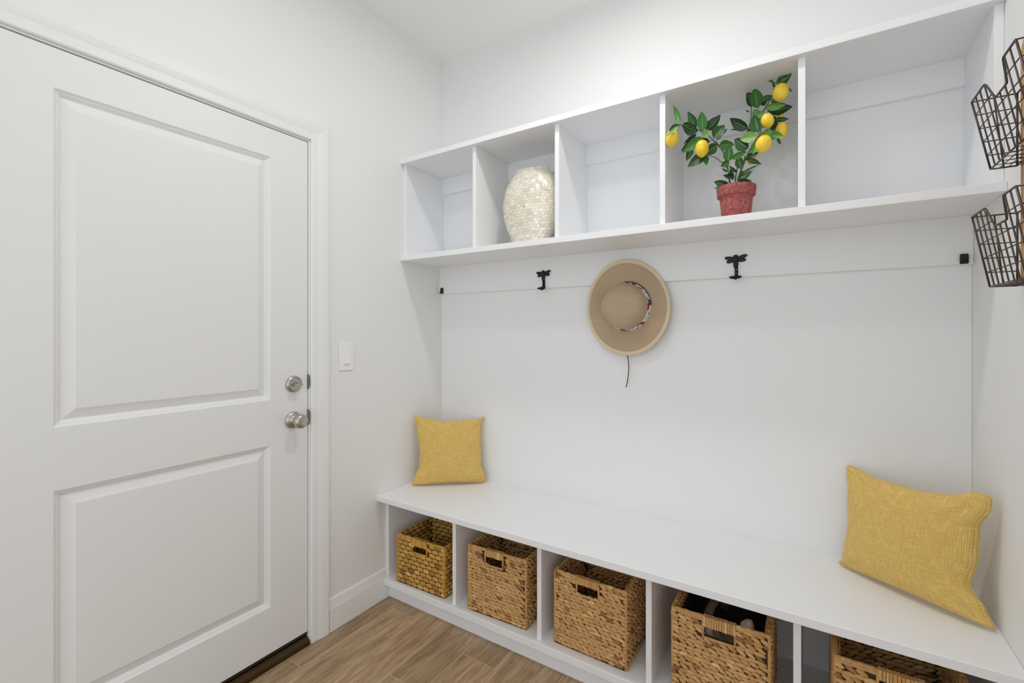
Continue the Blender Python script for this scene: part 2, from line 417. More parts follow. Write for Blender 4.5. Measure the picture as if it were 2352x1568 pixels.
#struct(boxes('wall_front', M_WALL, None, (-0.12, 2.9, YB-0.12, YB, 0, H)), 'off-white wall opposite the bench, behind the viewer', 'wall')
struct(boxes('wall_left', M_WALL, None, (-0.12, 0, OY0+0.02, YW, 0, H), (-0.12, 0, OY1-0.02, OY0+0.02, OZ+0.02, H), (-0.12, 0, YB, OY1-0.02, 0, H)),
       'off-white wall that holds the panelled door', 'wall')
# floor: grout bed and separate tiles in one mesh
m = MB(); m.box(-0.12, XR, YB, YW, -0.05, -0.0015); fl = m.build('floor', M_GROUT)
struct(fl, 'wood-look plank tile floor with thin tan grout lines', 'floor')
random.seed(11); m = MB(); PW = 0.159; G = 0.0017
joints = {-1: [-0.926], 0: [-0.465], 1: [-0.06, -1.15], 2: [-0.766], 3: [-0.526], 4: [-1.0, -0.30], 5: [-0.72]}
tones = {}
for k in range(-2, 26):
    x0 = 0.095+k*PW; x1 = x0+PW
    x0c = max(x0+G, -0.10); x1c = min(x1-G, XR)
    if x1c <= x0c: continue
    js = joints.get(k, [-0.2-random.random()*0.9]); base = js[0]; ys = [YB]
    y = base
    while y > YB+0.2: ys.append(y); y -= 0.92
    y = base+0.92
    ys += [j for j in js[1:] if all(abs(j-q) > 0.1 for q in ys)]
    while y < -0.05: ys.append(y); y += 0.92
    ys = sorted(set(ys))+[YW]
    for a, b in zip(ys[:-1], ys[1:]):
        m.c = (random.random(), random.random(), random.random()); m.box(x0c, x1c, a+G, b-G, -0.02, 0.0)
tiles = m.build('floor_tile', M_FLOOR, fl, bevel=0.0006, seg=1)

# baseboard on the left wall between door casing and bench, also right wall towards the viewer
def profile_y(name, mat, prof, y0, y1, x_of, parent=None):
    m = MB(); n = len(prof); b = 0
    for y in (y0, y1):
        for (dx, z) in prof: m.vert((x_of(dx), y, z))
    for i in range(n): m.face((i, (i+1) % n, n+(i+1) % n, n+i))
    m.face(list(range(n))); m.face(list(range(n, 2*n))[::-1])
    return m.build(name, mat, parent)
bbp = [(0, 0), (0.014, 0), (0.014, 0.098), (0.0125, 0.101), (0.0075, 0.131), (0.0072, 0.134), (0.0, 0.142)]
struct(profile_y('baseboard_left', M_TRIM, bbp, -0.7400, -DK+0.0, lambda d: d), 'white baseboard with a sloped top between door casing and bench', 'baseboard')
struct(profile_y('baseboard_right', M_TRIM, bbp, YR, -DK, lambda d: W-d), 'white baseboard along the right wall', 'baseboard')

# door casing + jamb
m = MB()
m.box(-0.12, -0.001, OY0, OY0+0.02, 0, OZ+0.02); m.box(-0.12, -0.001, OY1-0.02, OY1, 0, OZ+0.02); m.box(-0.12, -0.001, OY1, OY0, OZ, OZ+0.02)
m.box(-0.062, -0.048, OY0-0.012, OY0, 0, OZ); m.box(-0.062, -0.048, OY1, OY1+0.012, 0, OZ); m.box(-0.062, -0.048, OY1, OY0, OZ-0.012, OZ)
m.box(-0.118, -0.110, OY1, OY0, 0, OZ)
cp = [(0.0, 0.0), (0.0, 0.007), (0.004, 0.010), (0.030, 0.0115), (0.038, 0.0135), (0.052, 0.016), (0.076, 0.0175), (0.0805, 0.015), (0.0805, 0.0)]
a0 = OY0+0.0066; a1 = OY1-0.0066; zt = OZ+0.0066
def sweep(path):   # path: list of (corner y,z, outward dir y,z)
    b = len(m.v); n = len(cp)
    for (y, z, oy, oz) in path:
        for (o, d) in cp: m.vert((d, y+oy*o, z+oz*o))
    for i in range(len(path)-1):
        for k in range(n): m.face((b+i*n+k, b+i*n+(k+1) % n, b+(i+1)*n+(k+1) % n, b+(i+1)*n+k))
    m.face([b+k for k in range(n)]); m.face([b+(len(path)-1)*n+k for k in range(n)][::-1])
sweep([(a0, 0, 1, 0), (a0, zt, 1, 1), (a1, zt, -1, 1), (a1, 0, -1, 0)])
casing = struct(m.build('trim_1', M_TRIM), 'white moulded casing and jamb around the door', 'door casing')
for zc, hh in ((1.090, 0.031), (0.943, 0.033)):
    s = MB(); n = 14; yc = OY0-0.0005
    for x in (-0.012, 0.0012):
        s.vert((x, yc-0.004, zc-hh*0.97))
        for i in range(n+1):
            a = -pi/2+pi*i/n; s.vert((x, yc+0.0064*cos(a)+0.0002, zc+hh*0.96*sin(a)))
        s.vert((x, yc-0.004, zc+hh*0.97))
    k = n+3
    s.face(list(range(k))); s.face(list(range(k, 2*k))[::-1])
    for i in range(k): s.face((i, (i+1) % k, k+(i+1) % k, k+i))
    s.build('strike_plate', M_STRK, casing)['label'] = 'dark nickel strike plate on the jamb'

# ------------------------------------------------------------------ door with two moulded panels
XD = -0.005; m = MB()
def quad(p): m.face([m.vert(q) for q in p])
PR, PL = -0.9884, -1.6007
panels = [(1.0322, 1.9743), (0.2300, 0.8567)]
prof = [(0, 0), (0.007, -0.0062), (0.0085, -0.0064), (0.0175, -0.0140), (0.0185, -0.0145), (0.041, -0.0062), (0.0475, -0.0030), (0.049, -0.0030)]
zs = [DZ0, panels[1][0], panels[1][1], panels[0][0], panels[0][1], DZ1]
for i in range(5):
    z0, z1 = zs[i], zs[i+1]
    if i in (1, 3):
        quad([(XD, DY1, z0), (XD, PL, z0), (XD, PL, z1), (XD, DY1, z1)]); quad([(XD, PR, z0), (XD, DY0, z0), (XD, DY0, z1), (XD, PR, z1)])
    else: quad([(XD, DY1, z0), (XD, DY0, z0), (XD, DY0, z1), (XD, DY1, z1)])
for z0, z1 in panels:
    prev = None
    for (o, d) in prof:
        r = [m.vert((XD+d, PL+o, z0+o)), m.vert((XD+d, PR-o, z0+o)), m.vert((XD+d, PR-o, z1-o)), m.vert((XD+d, PL+o, z1-o))]
        if prev:
            for k in range(4): m.face((prev[k], prev[(k+1) % 4], r[(k+1) % 4], r[k]))
        prev = r
    m.face(prev)
XB = XD-0.043
quad([(XB, DY1, DZ0), (XB, DY0, DZ0), (XB, DY0, DZ1), (XB, DY1, DZ1)])
quad([(XB, DY0, DZ0), (XD, DY0, DZ0), (XD, DY0, DZ1), (XB, DY0, DZ1)]); quad([(XB, DY1, DZ0), (XD, DY1, DZ0), (XD, DY1, DZ1), (XB, DY1, DZ1)])
quad([(XB, DY0, DZ0), (XD, DY0, DZ0), (XD, DY1, DZ0), (XB, DY1, DZ0)]); quad([(XB, DY0, DZ1), (XD, DY0, DZ1), (XD, DY1, DZ1), (XB, DY1, DZ1)])
for f in range(len(m.f)): pass
door = m.build('door_1', M_DOOR); struct(door, 'white two-panel door with satin nickel knob and deadbolt', 'door')
ky = -0.897
k = MB(); k.lathe([(0.0, 0), (0.0335, 0), (0.0345, 0.003), (0.033, 0.008), (0.027, 0.012), (0.018, 0.015), (0.0145, 0.018), (0.0125, 0.028), (0.0135, 0.036), (0.021, 0.041), (0.0262, 0.047), (0.0285, 0.055), (0.0275, 0.062), (0.023, 0.068), (0.0155, 0.0705), (0.0, 0.0712)], (XD, ky, 0.941), (1, 0, 0), 56)
knob = k.build('door_knob', M_NICK, door, smooth=True, flat_angle=50); knob['label'] = 'satin nickel round door knob'
k = MB(); k.lathe([(0.0, 0.0), (0.0042, 0.0), (0.0042, 0.0022), (0.0, 0.0024)], (XD+0.0105, ky-0.018, 0.9475), (1, 0, 0), 20); k.build('knob_pin_hole', M_DARK, knob)
k = MB(); k.lathe([(0.0, 0), (0.0325, 0), (0.0335, 0.003), (0.0325, 0.009), (0.028, 0.0135), (0.0262, 0.0125), (0.0250, 0.014), (0.0, 0.0145)], (XD, -0.895, 1.0862), (1, 0, 0), 56)
db = k.build('deadbolt', M_NICK, door, smooth=True, flat_angle=35); db['label'] = 'satin nickel round deadbolt plate'
k = MB(); n = 20
for i in range(n+1):
    s_ = i/n
ring = []
def tt(u, v):   # flat paddle shaped thumb turn, long axis horizontal
    a = 2*pi*u; h = 0.003+0.027*v; sc = 0.55+0.45*sin(min(1, v*1.3)*pi/2)
    return (XD+0.0125+h, -0.895+0.0185*sc*cos(a), 1.0862+0.0070*(1.05-0.35*v)*sin(a)-0.0008)
k.grid(tt, 24, 8, wrap=True); b = len(k.v)-24; k.face([b+i for i in range(24)])
k.uv = {}
k.build('thumb_turn', M_NICK, db, smooth=True, flat_angle=50)

# threshold
m = MB(); ty0, ty1 = OY1+0.001, OY0-0.001
pr_ = [(-0.108, 0), (0.010, 0), (0.0105, 0.014), (0.007, 0.022), (-0.004, 0.027), (-0.006, 0.031), (-0.02, 0.033), (-0.022, 0.040), (-0.105, 0.040)]
n = len(pr_)
for y in (ty0, ty1):
    for (x, z) in pr_: m.vert((x, y, z))
for i in range(n): m.face((i, (i+1) % n, n+(i+1) % n, n+i))
m.face(list(range(n))); m.face(list(range(n, 2*n))[::-1])
th = m.build('door_threshold', M_BRNZ, bevel=0.0015); tag(th, 'bronze metal threshold strip on the floor under the white door', 'threshold')
boxes('sweep_seal', M_RUBB, door, (-0.046, -0.0065, DY1+0.002, DY0-0.001, 0.0405, DZ0))

# ------------------------------------------------------------------ built-in bench with cubbies
bench = thing('storage_bench', (W/2, -0.22, 0), 'long white built-in bench with five basket cubbies under its seat', 'bench')
boxes('seat_top', M_CAB, bench, (0.0005, W-0.0005, -DB, YP, B2, B1), bevel=0.002)
boxes('base_shelf', M_CAB, bench, (0.0005, W-0.0005, -DS, YP, S2, S1), bevel=0.0015)
boxes('toe_kick', M_CAB, bench, (0.0005, W-0.0005, -DK, -DK+0.018, 0, S2))
boxes('end_panel', M_CAB, bench, (0.0005, 0.0185, -DBF, YP, S1, B2), bevel=0.001)
boxes('end_panel', M_CAB, bench, (W-0.0195, W-0.0005, -DBF, YP, S1, B2), bevel=0.001)
for x0 in (0.424, 0.854, 1.281, 1.711): boxes('divider', M_CAB, bench, (x0, x0+0.0195, -DBF, YP, S1, B2), bevel=0.001)
# upper shelf unit
shelf = thing('cubby_shelf', (W/2, -0.15, ZB2), 'white wall-mounted shelf divided into five open cubbies', 'shelf')
boxes('top_board', M_CAB, shelf, (0.0005, W-0.0005, -DU, YW, ZT2, ZT), bevel=0.0015)
boxes('bottom_board', M_CAB, shelf, (0.0005, W-0.0005, -DU, YP, ZB2, ZB), bevel=0.0015)
boxes('side_panel', M_CAB, shelf, (0.0005, 0.0185, -DF, YP, ZB, ZT2), bevel=0.001)
boxes('side_panel', M_CAB, shelf, (W-0.0195, W-0.0005, -DF, YP, ZB, ZT2), bevel=0.001)
DIVX = (0.445, 0.870, 1.296, 1.7205)
for x0 in DIVX: boxes('divider', M_CAB, shelf, (x0, x0+0.0195, -DF, YP, ZB, ZT2), bevel=0.001)
xs = [0.0185]+[v for x0 in DIVX for v in (x0, x0+0.0195)]+[W-0.0195]
for i in range(0, len(xs), 2): boxes('back_rail', M_CAB, shelf, (xs[i], xs[i+1], YL, YP, 2.0585, ZT2), bevel=0.001)
rail = boxes('hook_rail', M_CAB, None, (0.0005, W-0.0005, YL, YP, 1.5067, ZB2), bevel=0.0012, origin=(W/2, YP, 1.5067))
tag(rail, 'long white flat board under the shelf carrying the hooks', 'rail')
struct(boxes('trim_2', M_CAB, None, (0.0005, W-0.0005, YP, YW, 0.0, ZT2)), 'flat white panel covering the wall between bench and shelf', 'wall panel')

# ------------------------------------------------------------------ light switch
sw = thing('light_switch', (0, -0.648, 1.186), 'white rocker light switch on the wall beside the door casing', 'light switch')
boxes('wall_plate', M_PLAS, sw, (0, 0.0070, -0.6845, -0.6115, 1.1240, 1.2480), bevel=0.0025)
m = MB(); m.box(0.0055, 0.0074, -0.6645, -0.6300, 1.152, 1.220); m.build('rocker_frame', M_PLAS, sw, bevel=0.0008)
m = MB()
for p in ((0.005, -0.6625, 1.1535), (0.005, -0.632, 1.1535), (0.005, -0.632, 1.2185), (0.005, -0.6625, 1.2185), (0.0150, -0.6625, 1.1535), (0.0150, -0.632, 1.1535), (0.0088, -0.632, 1.2185), (0.0088, -0.6625, 1.2185)): m.vert(p)
for f in ((0, 1, 2, 3), (4, 5, 6, 7), (0, 1, 5, 4), (1, 2, 6, 5), (2, 3, 7, 6), (3, 0, 4, 7)): m.face(f)
m.build('rocker', M_PLAS, sw, bevel=0.0008)
for z in (1.137, 1.235):
    k = MB(); k.lathe([(0, 0), (0.0032, 0), (0.0030, 0.0009), (0, 0.0012)], (0.0067, -0.648, z), (1, 0, 0), 16); k.build('screw', M_PLAS, sw, smooth=True)

# ------------------------------------------------------------------ dragonfly hooks
def blob(m, c, ax, ay, rx, ry, rz, n=14, k=8):
    c = Vector(c); ax = Vector(ax).normalized(); az = Vector((0, -1, 0)); ay = az.cross(ax)
    def f(u, v):
        a = 2*pi*u; p = -pi/2+pi*v
        return c+ax*(rx*cos(p)*cos(a))+ay*(ry*cos(p)*sin(a))+az*(rz*sin(p))
    m.grid(f, n, k, wrap=True)
def dragonfly(x, label):
    q = 0.0000915; X = lambda u: x+(u-560)*q; Z = lambda v: 1.592-(v-250)*q; y0 = YL
    t = thing('dragonfly_hook', (x, YL, 1.52), label, 'coat hook', 'black dragonfly coat hooks on the rail')
    def P(u, v, d): return (X(u), y0-d, Z(v))
    m = MB(); blob(m, P(540, 310, 0.006), (1, 0, 0), None, 0.0085, 0.006, 0.006)
    blob(m, P(545, 420, 0.006), (1, 0, 0), None, 0.011, 0.012, 0.008); blob(m, P(548, 620, 0.005), (0, 0, 1), None, 0.022, 0.0092, 0.007)
    # stem with two slots
    for (v0, v1) in ((760, 835), (905, 1010), (1080, 1150)): m.box(X(507), X(628), y0-0.0075, y0-0.0005, Z(v1), Z(v0))
    for (u0, u1) in ((507, 543), (592, 628)): m.box(X(u0), X(u1), y0-0.0075, y0-0.0005, Z(1100), Z(800))
    m.uv = {}; m.build('body', M_IRON, t, smooth=True, flat_angle=40)
    for (u, v, ang, L_) in ((330, 390, 168, 225), (360, 495, 195, 180), (770, 360, 20, 225), (760, 478, -3, 175)):
        w_ = MB(); a = radians(ang); blob(w_, P(u, v, 0.005), (cos(a), 0, sin(a)), None, L_*q, 0.0076, 0.0036, 18, 8); w_.uv = {}
        w_.build('wing', M_IRON, t, smooth=True)
    h = MB()
    for sx in (-1, 1):
        h.tube(smooth_path([P(562, 1120, 0.004), P(560+sx*40, 1190, 0.012), P(560+sx*110, 1215, 0.022), P(560+sx*175, 1195, 0.026), P(560+sx*190, 1170, 0.027)]), 0.0056, 10)
    h.tube(smooth_path([P(562, 1080, 0.004), P(562, 1200, 0.010), P(562, 1255, 0.018), P(562, 1250, 0.026)]), 0.0052, 10)
    blob(h, P(562, 1190, 0.024), (1, 0, 0), None, 0.007, 0.007, 0.006)
    h.uv = {}; h.build('prongs', M_IRON, t, smooth=True)
dragonfly(0.672, 'black dragonfly coat hook on the white rail, left of the straw hat')
dragonfly(1.5135, 'black dragonfly coat hook on the white rail, right of the straw hat')
# peg that carries the hat, mostly hidden behind its brim
def end_hook(x0, x1, z0, z1, label, foot):
    m = MB(); m.box(x0, x1, YL-0.010, YL, z0, z1)
    t = thing('rail_end_hook', ((x0+x1)/2, YL, z0), label, 'hook')
    m.build('plate', M_IRON, t, bevel=0.0035, seg=3)
    f = MB(); f.tube(smooth_path([((x0+x1)/2, YL-0.006, z0+0.006), ((x0+x1)/2+foot*0.5, YL-0.014, z0+0.004), ((x0+x1)/2+foot, YL-0.018, z0+0.008)]), 0.0038, 10)
    f.build('hook_tip', M_IRON, t, smooth=True)
end_hook(0.016, 0.034, 1.508, 1.5405, 'small black hook at the far left end of the white rail', -0.004)
end_hook(2.141, 2.161, 1.507, 1.538, 'small black square hook at the right end of the white rail', -0.002)

# ------------------------------------------------------------------ straw hat
HC = Vector((1.0885, -0.035, 1.4025))
hat = thing('straw_hat', HC, 'wide-brimmed tan straw sun hat with a printed band hanging on the wall', 'hat')
CX, CZ = -0.001, 0.002   # crown centre on the brim
def hat_pt(a, r, s_in=0.101):
    # a angle, r in 0..1 from crown base to rim ; returns point on brim
    ex = 0.1835*(1-0.035*max(0, cos(a-0.75))**3); ez = 0.2055*(1-0.035*max(0, cos(a-0.75))**3)
    px0, pz0 = CX+s_in*cos(a), CZ+s_in*sin(a); px1, pz1 = ex*cos(a), ez*sin(a)
    y = -0.012-0.010*sin(r*pi*0.5)+0.010*r*r+0.005*sin(2*a+0.6)*r*r+0.003*sin(3*a)*r*r
    return Vector((px0+(px1-px0)*r, y, pz0+(pz1-pz0)*r))
NA = 120
def brim(name, r0, r1, mat, voff, thick=0.0022):
    m = MB()
    m.grid(lambda u, v: HC+hat_pt(2*pi*u, r0+(r1-r0)*v), NA, 16, lambda u, v: (u, voff+(v*(r1-r0))*0.095), wrap=True)
    m.grid(lambda u, v: HC+hat_pt(2*pi*u, r0+(r1-r0)*v)+Vector((0, thick, 0)), NA, 16, lambda u, v: (u, voff+(v*(r1-r0))*0.095), wrap=True, flip=True)
    e = lambda u, v: HC+hat_pt(2*pi*u, r1)+Vector((0.0015*sin(v*pi)*cos(2*pi*u), thick*v, 0.0015*sin(v*pi)*sin(2*pi*u)))
    m.grid(e, NA, 3, lambda u, v: (u, voff+0.09), wrap=True)
    return m.build(name, mat, hat, smooth=True)
brim('brim', 0.0, 0.865, M_HAT, 0.10)
brim('brim_edge', 0.865, 1.0, M_HEDGE, 0.25)['label'] = 'pale braided straw edge'
CR = [(0.104, 0.0), (0.101, 0.006), (0.098, 0.025), (0.096, 0.045), (0.092, 0.062), (0.082, 0.078), (0.066, 0.088), (0.046, 0.094), (0.022, 0.0975), (0.0, 0.0985)]
m = MB(); m.lathe(CR[::-1], HC+Vector((CX, -0.010, CZ)), (0, -1, 0), 96); 
m.build('crown', M_HAT, hat, smooth=True)
m = MB(); m.lathe([(0.1045, 0.003), (0.1035, 0.004), (0.1010, 0.012), (0.0998, 0.022), (0.0985, 0.0245), (0.096, 0.0250)], HC+Vector((CX, -0.010, CZ)), (0, -1, 0), 96)
m.build('hat_band', M_BAND, hat, smooth=True)['label'] = 'white, red and blue printed fabric band'
m = MB(); m.tube([HC+Vector((CX+0.1075*cos(a), -0.0155-0.002*sin(a*3), CZ+0.1075*sin(a))) for a in [radians(95-4*i) for i in range(24)]], 0.0016, 6)
m.build('band_cord', M_CORD, hat, smooth=True)['label'] = 'dark cord lying beside the printed band'
m = MB(); m.tube(smooth_path([HC+Vector((0.0, -0.004, -0.19)), HC+Vector((0.001, -0.002, -0.212)), HC+Vector((0.004, 0.002, -0.25)), HC+Vector((0.0, 0.006, -0.30)), HC+Vector((-0.010, 0.010, -0.347))]), 0.0022, 6)
m.build('chin_cord', M_CORD, hat, smooth=True)['label'] = 'dark thin cord hanging below the brim'
hk = MB(); hk.tube(smooth_path([(1.090, YL, 1.56), (1.090, YL-0.007, 1.553), (1.090, YL-0.008, 1.545)]), 0.0035, 8); 
hko = hk.build('peg', M_IRON, rail, smooth=True)

# ------------------------------------------------------------------ shell mosaic vase
VC = Vector((0.685, -0.172, ZB+0.0006))
vp = [(0.0, 0.0), (0.066, 0.0), (0.074, 0.003), (0.088, 0.030), (0.106, 0.070), (0.1215, 0.115), (0.130, 0.160), (0.1315, 0.200), (0.1275, 0.240), (0.1150, 0.280), (0.0960, 0.315), (0.0825, 0.338), (0.0780, 0.346), (0.0765, 0.3475), (0.0745, 0.345), (0.074, 0.335), (0.095, 0.290), (0.1, 0.2)]
def vase_prof(t):
    t *= len(vp)-1; i = min(int(t), len(vp)-2); f = t-i
    p0 = vp[max(i-1, 0)]; p1 = vp[i]; p2 = vp[i+1]; p3 = vp[min(i+2, len(vp)-1)]
    g = lambda k: 0.5*((2*p1[k])+(p2[k]-p0[k])*f+(2*p0[k]-5*p1[k]+4*p2[k]-p3[k])*f*f+(3*p1[k]-p0[k]-3*p2[k]+p3[k])*f**3)
    return (g(0), g(1)) if 2 <= i < 10 else (p1[0]+(p2[0]-p1[0])*f, p1[1]+(p2[1]-p1[1])*f)
m = MB()
def vf(u, v):
    r, z = vase_prof(v); a = 2*pi*u
    k = 1.10
    return VC+Vector((r*k*cos(a), r*0.60*sin(a), z))
m.grid(vf, 96, 85, lambda u, v: (u*0.72, vase_prof(v)[1]*1.05), wrap=True)
vs = m.build('mosaic_vase', M_VASE, None, smooth=True, origin=VC)
tag(vs, 'cream mother-of-pearl mosaic vase, flattened oval, in the second shelf cubby', 'vase')

# ------------------------------------------------------------------ lemon plant
PB = Vector((1.5335, -0.195, ZB+0.0006))
plant = thing('potted_lemon_plant', PB, 'small lemon plant with yellow fruit in a red clay-coloured pot', 'potted plant')
m = MB(); m.lathe([(0.0, 0.0), (0.043, 0.0), (0.0445, 0.002), (0.0535, 0.088), (0.0535, 0.0885), (0.0605, 0.0895), (0.0615, 0.091), (0.0635, 0.120), (0.0625, 0.123), (0.0595, 0.123), (0.058, 0.120), (0.056, 0.100), (0, 0.100)], PB, (0, 0, 1), 56)
m.build('pot', M_POT, plant, smooth=True, flat_angle=45)
m = MB(); m.lathe([(0.0, 0.114), (0.03, 0.113), (0.0575, 0.110)], PB, (0, 0, 1), 32); m.build('soil', M_SOIL, plant, smooth=True)
def ppm(p): return FPX/((p-CAM).dot(FW))   # picture pixels per metre at p
def C(cx, cy, y): return at(1480+cx/3.92, 120+cy/3.92, y)
PYc = -0.195
stems = [([(800, 1225), (772, 1180), (758, 1095), (742, 1000), (705, 890), (650, 825), (570, 745), (480, 695), (400, 660), (318, 655)], [-.195, -.195, -.2, -.205, -.21, -.215, -.22, -.235, -.255, -.275], 0.0032),
 ([(745, 1010), (722, 930), (690, 860), (640, 800)], [-.2, -.19, -.18, -.175], 0.0022),
 ([(748, 1040), (690, 985), (620, 940), (530, 930)], [-.2, -.2, -.205, -.215], 0.002),
 ([(825, 1225), (848, 1130), (880, 1040), (920, 940), (975, 840), (1035, 745), (1050, 650), (1060, 560), (1100, 480), (1150, 400), (1168, 320), (1165, 270)], [-.195, -.2, -.21, -.22, -.225, -.225, -.21, -.2, -.2, -.21, -.21, -.2], 0.0034),
 ([(815, 1225), (822, 1120), (850, 1000), (900, 850), (945, 720), (958, 600), (965, 480)], [-.185, -.17, -.15, -.14, -.135, -.13, -.13], 0.0025),
 ([(1040, 740), (1100, 700), (1150, 670), (1200, 640)], [-.225, -.2, -.17, -.15], 0.002),
 ([(1168, 300), (1185, 270), (1225, 265), (1228, 285)], [-.2, -.2, -.205, -.21], 0.0014),
 ([(318, 655), (285, 680), (258, 700)], [-.275, -.29, -.30], 0.0013), ([(560, 745), (535, 765), (519, 792)], [-.225, -.235, -.24], 0.0014),
 ([(1035, 745), (1060, 740), (1070, 750)], [-.225, -.24, -.245], 0.0014), ([(1090, 500), (1110, 520), (1108, 555)], [-.2, -.215, -.225], 0.0014)]
m = MB()
for pts, ys, r in stems: m.tube(smooth_path([C(p[0], p[1], y) for p, y in zip(pts, ys)], 5), r, 7, r2=r*0.5)
m.build('stems', M_STEM, plant, smooth=True)
LV = [  # base, tip, width, depth, tone, twist
 (318, 638, 265, 480, 52, -.28, .55, .1), (315, 650, 222, 705, 55, -.285, .3, .5), (312, 662, 198, 757, 34, -.318, .85, -.3),
 (465, 695, 390, 530, 78, -.235, .45, .2), (482, 712, 338, 652, 98, -.225, .2, .4), (526, 715, 516, 535, 88, -.225, .6, 0),
 (556, 708, 688, 560, 92, -.205, .12, .5), (540, 770, 575, 688, 60, -.245, .95, .2), (625, 775, 722, 655, 112, -.215, .3, .2),
 (650, 790, 748, 688, 40, -.195, .15, .4), (522, 765, 338, 905, 88, -.245, .6, -.2), (500, 760, 328, 890, 70, -.215, .08, .3),
 (470, 735, 350, 830, 34, -.2, .1, .6), (430, 860, 378, 978, 58, -.23, .4, .2), (545, 925, 388, 1034, 92, -.22, .25, -.2),
 (540, 935, 562, 1018, 55, -.21, .5, .3), (650, 830, 540, 930, 92, -.215, .3, .3), (675, 838, 812, 828, 92, -.205, .6, -.3),
 (752, 990, 770, 830, 82, -.21, .35, .2), (785, 960, 928, 890, 55, -.225, .75, -.4), (765, 985, 686, 1030, 60, -.215, .55, .2),
 (752, 1075, 696, 1043, 22, -.2, .15, .4), (795, 1115, 708, 1105, 42, -.2, .15, .3), (775, 1205, 628, 1162, 84, -.23, .2, .3),
 (775, 1218, 625, 1226, 36, -.245, .5, .3), (838, 1195, 968, 1158, 84, -.215, .12, .3), (855, 1130, 966, 1078, 74, -.2, .1, .4),
 (870, 1092, 1040, 1008, 20, -.225, .2, .2), (878, 1098, 996, 1060, 14, -.23, .4, .2), (930, 965, 1056, 1008, 42, -.2, .1, .4),
 (872, 1050, 845, 930, 74, -.2, .2, .2), (835, 1080, 762, 1020, 30, -.19, .15, .3), (895, 965, 1030, 900, 62, -.19, .08, .3),
 (1005, 805, 975, 922, 62, -.232, .75, .2), (935, 865, 812, 778, 110, -.21, .15, .2), (1012, 755, 858, 786, 96, -.235, .9, -.3),
 (1030, 765, 1168, 702, 62, -.24, .85, -.2), (1110, 745, 1252, 752, 78, -.235, .65, .3), (1195, 770, 1231, 832, 24, -.2, .1, .2),
 (940, 690, 770, 592, 92, -.165, .1, .4), (915, 692, 770, 698, 22, -.15, .05, .3), (968, 492, 923, 325, 64, -.15, .08, .2),
 (1025, 505, 988, 322, 112, -.18, .45, .1), (1050, 440, 1165, 388, 58, -.19, .3, .3), (1090, 495, 1280, 470, 62, -.225, .75, -.3),
 (1110, 525, 1337, 490, 108, -.17, .08, .3), (1030, 720, 985, 560, 110, -.215, .35, .2), (1012, 570, 1082, 538, 62, -.225, .7, .2),
 (1010, 560, 985, 512, 60, -.22, .7, .2), (1170, 610, 1303, 600, 46, -.165, .06, .3), (1110, 600, 1200, 650, 84, -.15, .06, .2),
 (1150, 720, 1215, 640, 80, -.14, .08, .4), (1190, 292, 1330, 190, 88, -.205, .3, .2), (1168, 275, 1098, 224, 24, -.2, .6, .3),
 (1176, 325, 1150, 255, 22, -.2, .3, .2), (1290, 315, 1333, 362, 18, -.19, .6, .2), (945, 540, 910, 518, 12, -.14, .05, .2),
 (985, 770, 930, 690, 70, -.17, .15, .3), (960, 700, 990, 600, 60, -.15, .1, .1), (1085, 480, 1060, 400, 66, -.15, .15, .2),
 (800, 1150, 770, 1050, 40, -.18, .15, .3), (850, 1180, 875, 1080, 46, -.165, .1, .3), (1060, 640, 1130, 680, 60, -.17, .12, .3),
 (1140, 440, 1215, 440, 50, -.19, .5, .2), (590, 800, 470, 800, 60, -.2, .15, .3), (880, 900, 930, 800, 60, -.17, .1, .3),
 (1000, 480, 1005, 345, 40, -.165, .1, .5), (430, 665, 350, 640, 50, -.22, .2, .3)]
random.seed(5); m = MB()
FWD = (at(1690, 300, -0.2)-CAM).normalized()
for (bx, by, tx, ty, wd, y, tone, tw) in LV:
    dy = random.uniform(-0.016, 0.012)
    a = C(bx, by, y); b = C(tx, ty, y+dy); d = b-a; Lf = d.length; d.normalize()
    side = d.cross(FWD).normalized(); nrm = side.cross(d).normalized()
    side = (side*cos(tw)+nrm*sin(tw)).normalized(); nrm = side.cross(d).normalized()
    hw = wd/3.92/2/ppm(a)*1.04/max(0.6, cos(tw)); curl = random.uniform(-0.10, 0.16)
    m.c = (min(1, max(0, tone+random.uniform(-.05, .05))), 0, 0)
    def lf(u, v):
        s = (u-0.5)*2; wv = (sin(pi*min(1, v**0.85)) ** 0.85)*(1-0.35*v) * 1.12 if 0 < v < 1 else 0.0
        cup = 0.22*abs(s)*hw*wv*2
        q = a+d*(Lf*v)+side*(s*hw*wv)+nrm*(-cup+curl*Lf*sin(pi*v)*0.8+0.0012*sin(v*22+s*3)*abs(s))
        return Vector((min(1.7185, max(1.3175, q.x)), min(-0.0295, q.y), min(2.145, q.z)))
    m.grid(lf, 6, 10, lambda u, v: (u, v))
m.build('foliage', M_LEAF, plant, smooth=True)
LM = [(1228, 360, 66, 80, -.225, 8), (1108, 615, 54, 66, -.225, -15), (1234, 702, 50, 74, -.175, 4), (1072, 823, 66, 78, -.25, 20), (519, 866, 59, 77, -.25, 0), (250, 775, 56, 74, -.302, 8), (968, 970, 40, 42, -.16, 10), (1226, 583, 30, 34, -.15, 0)]
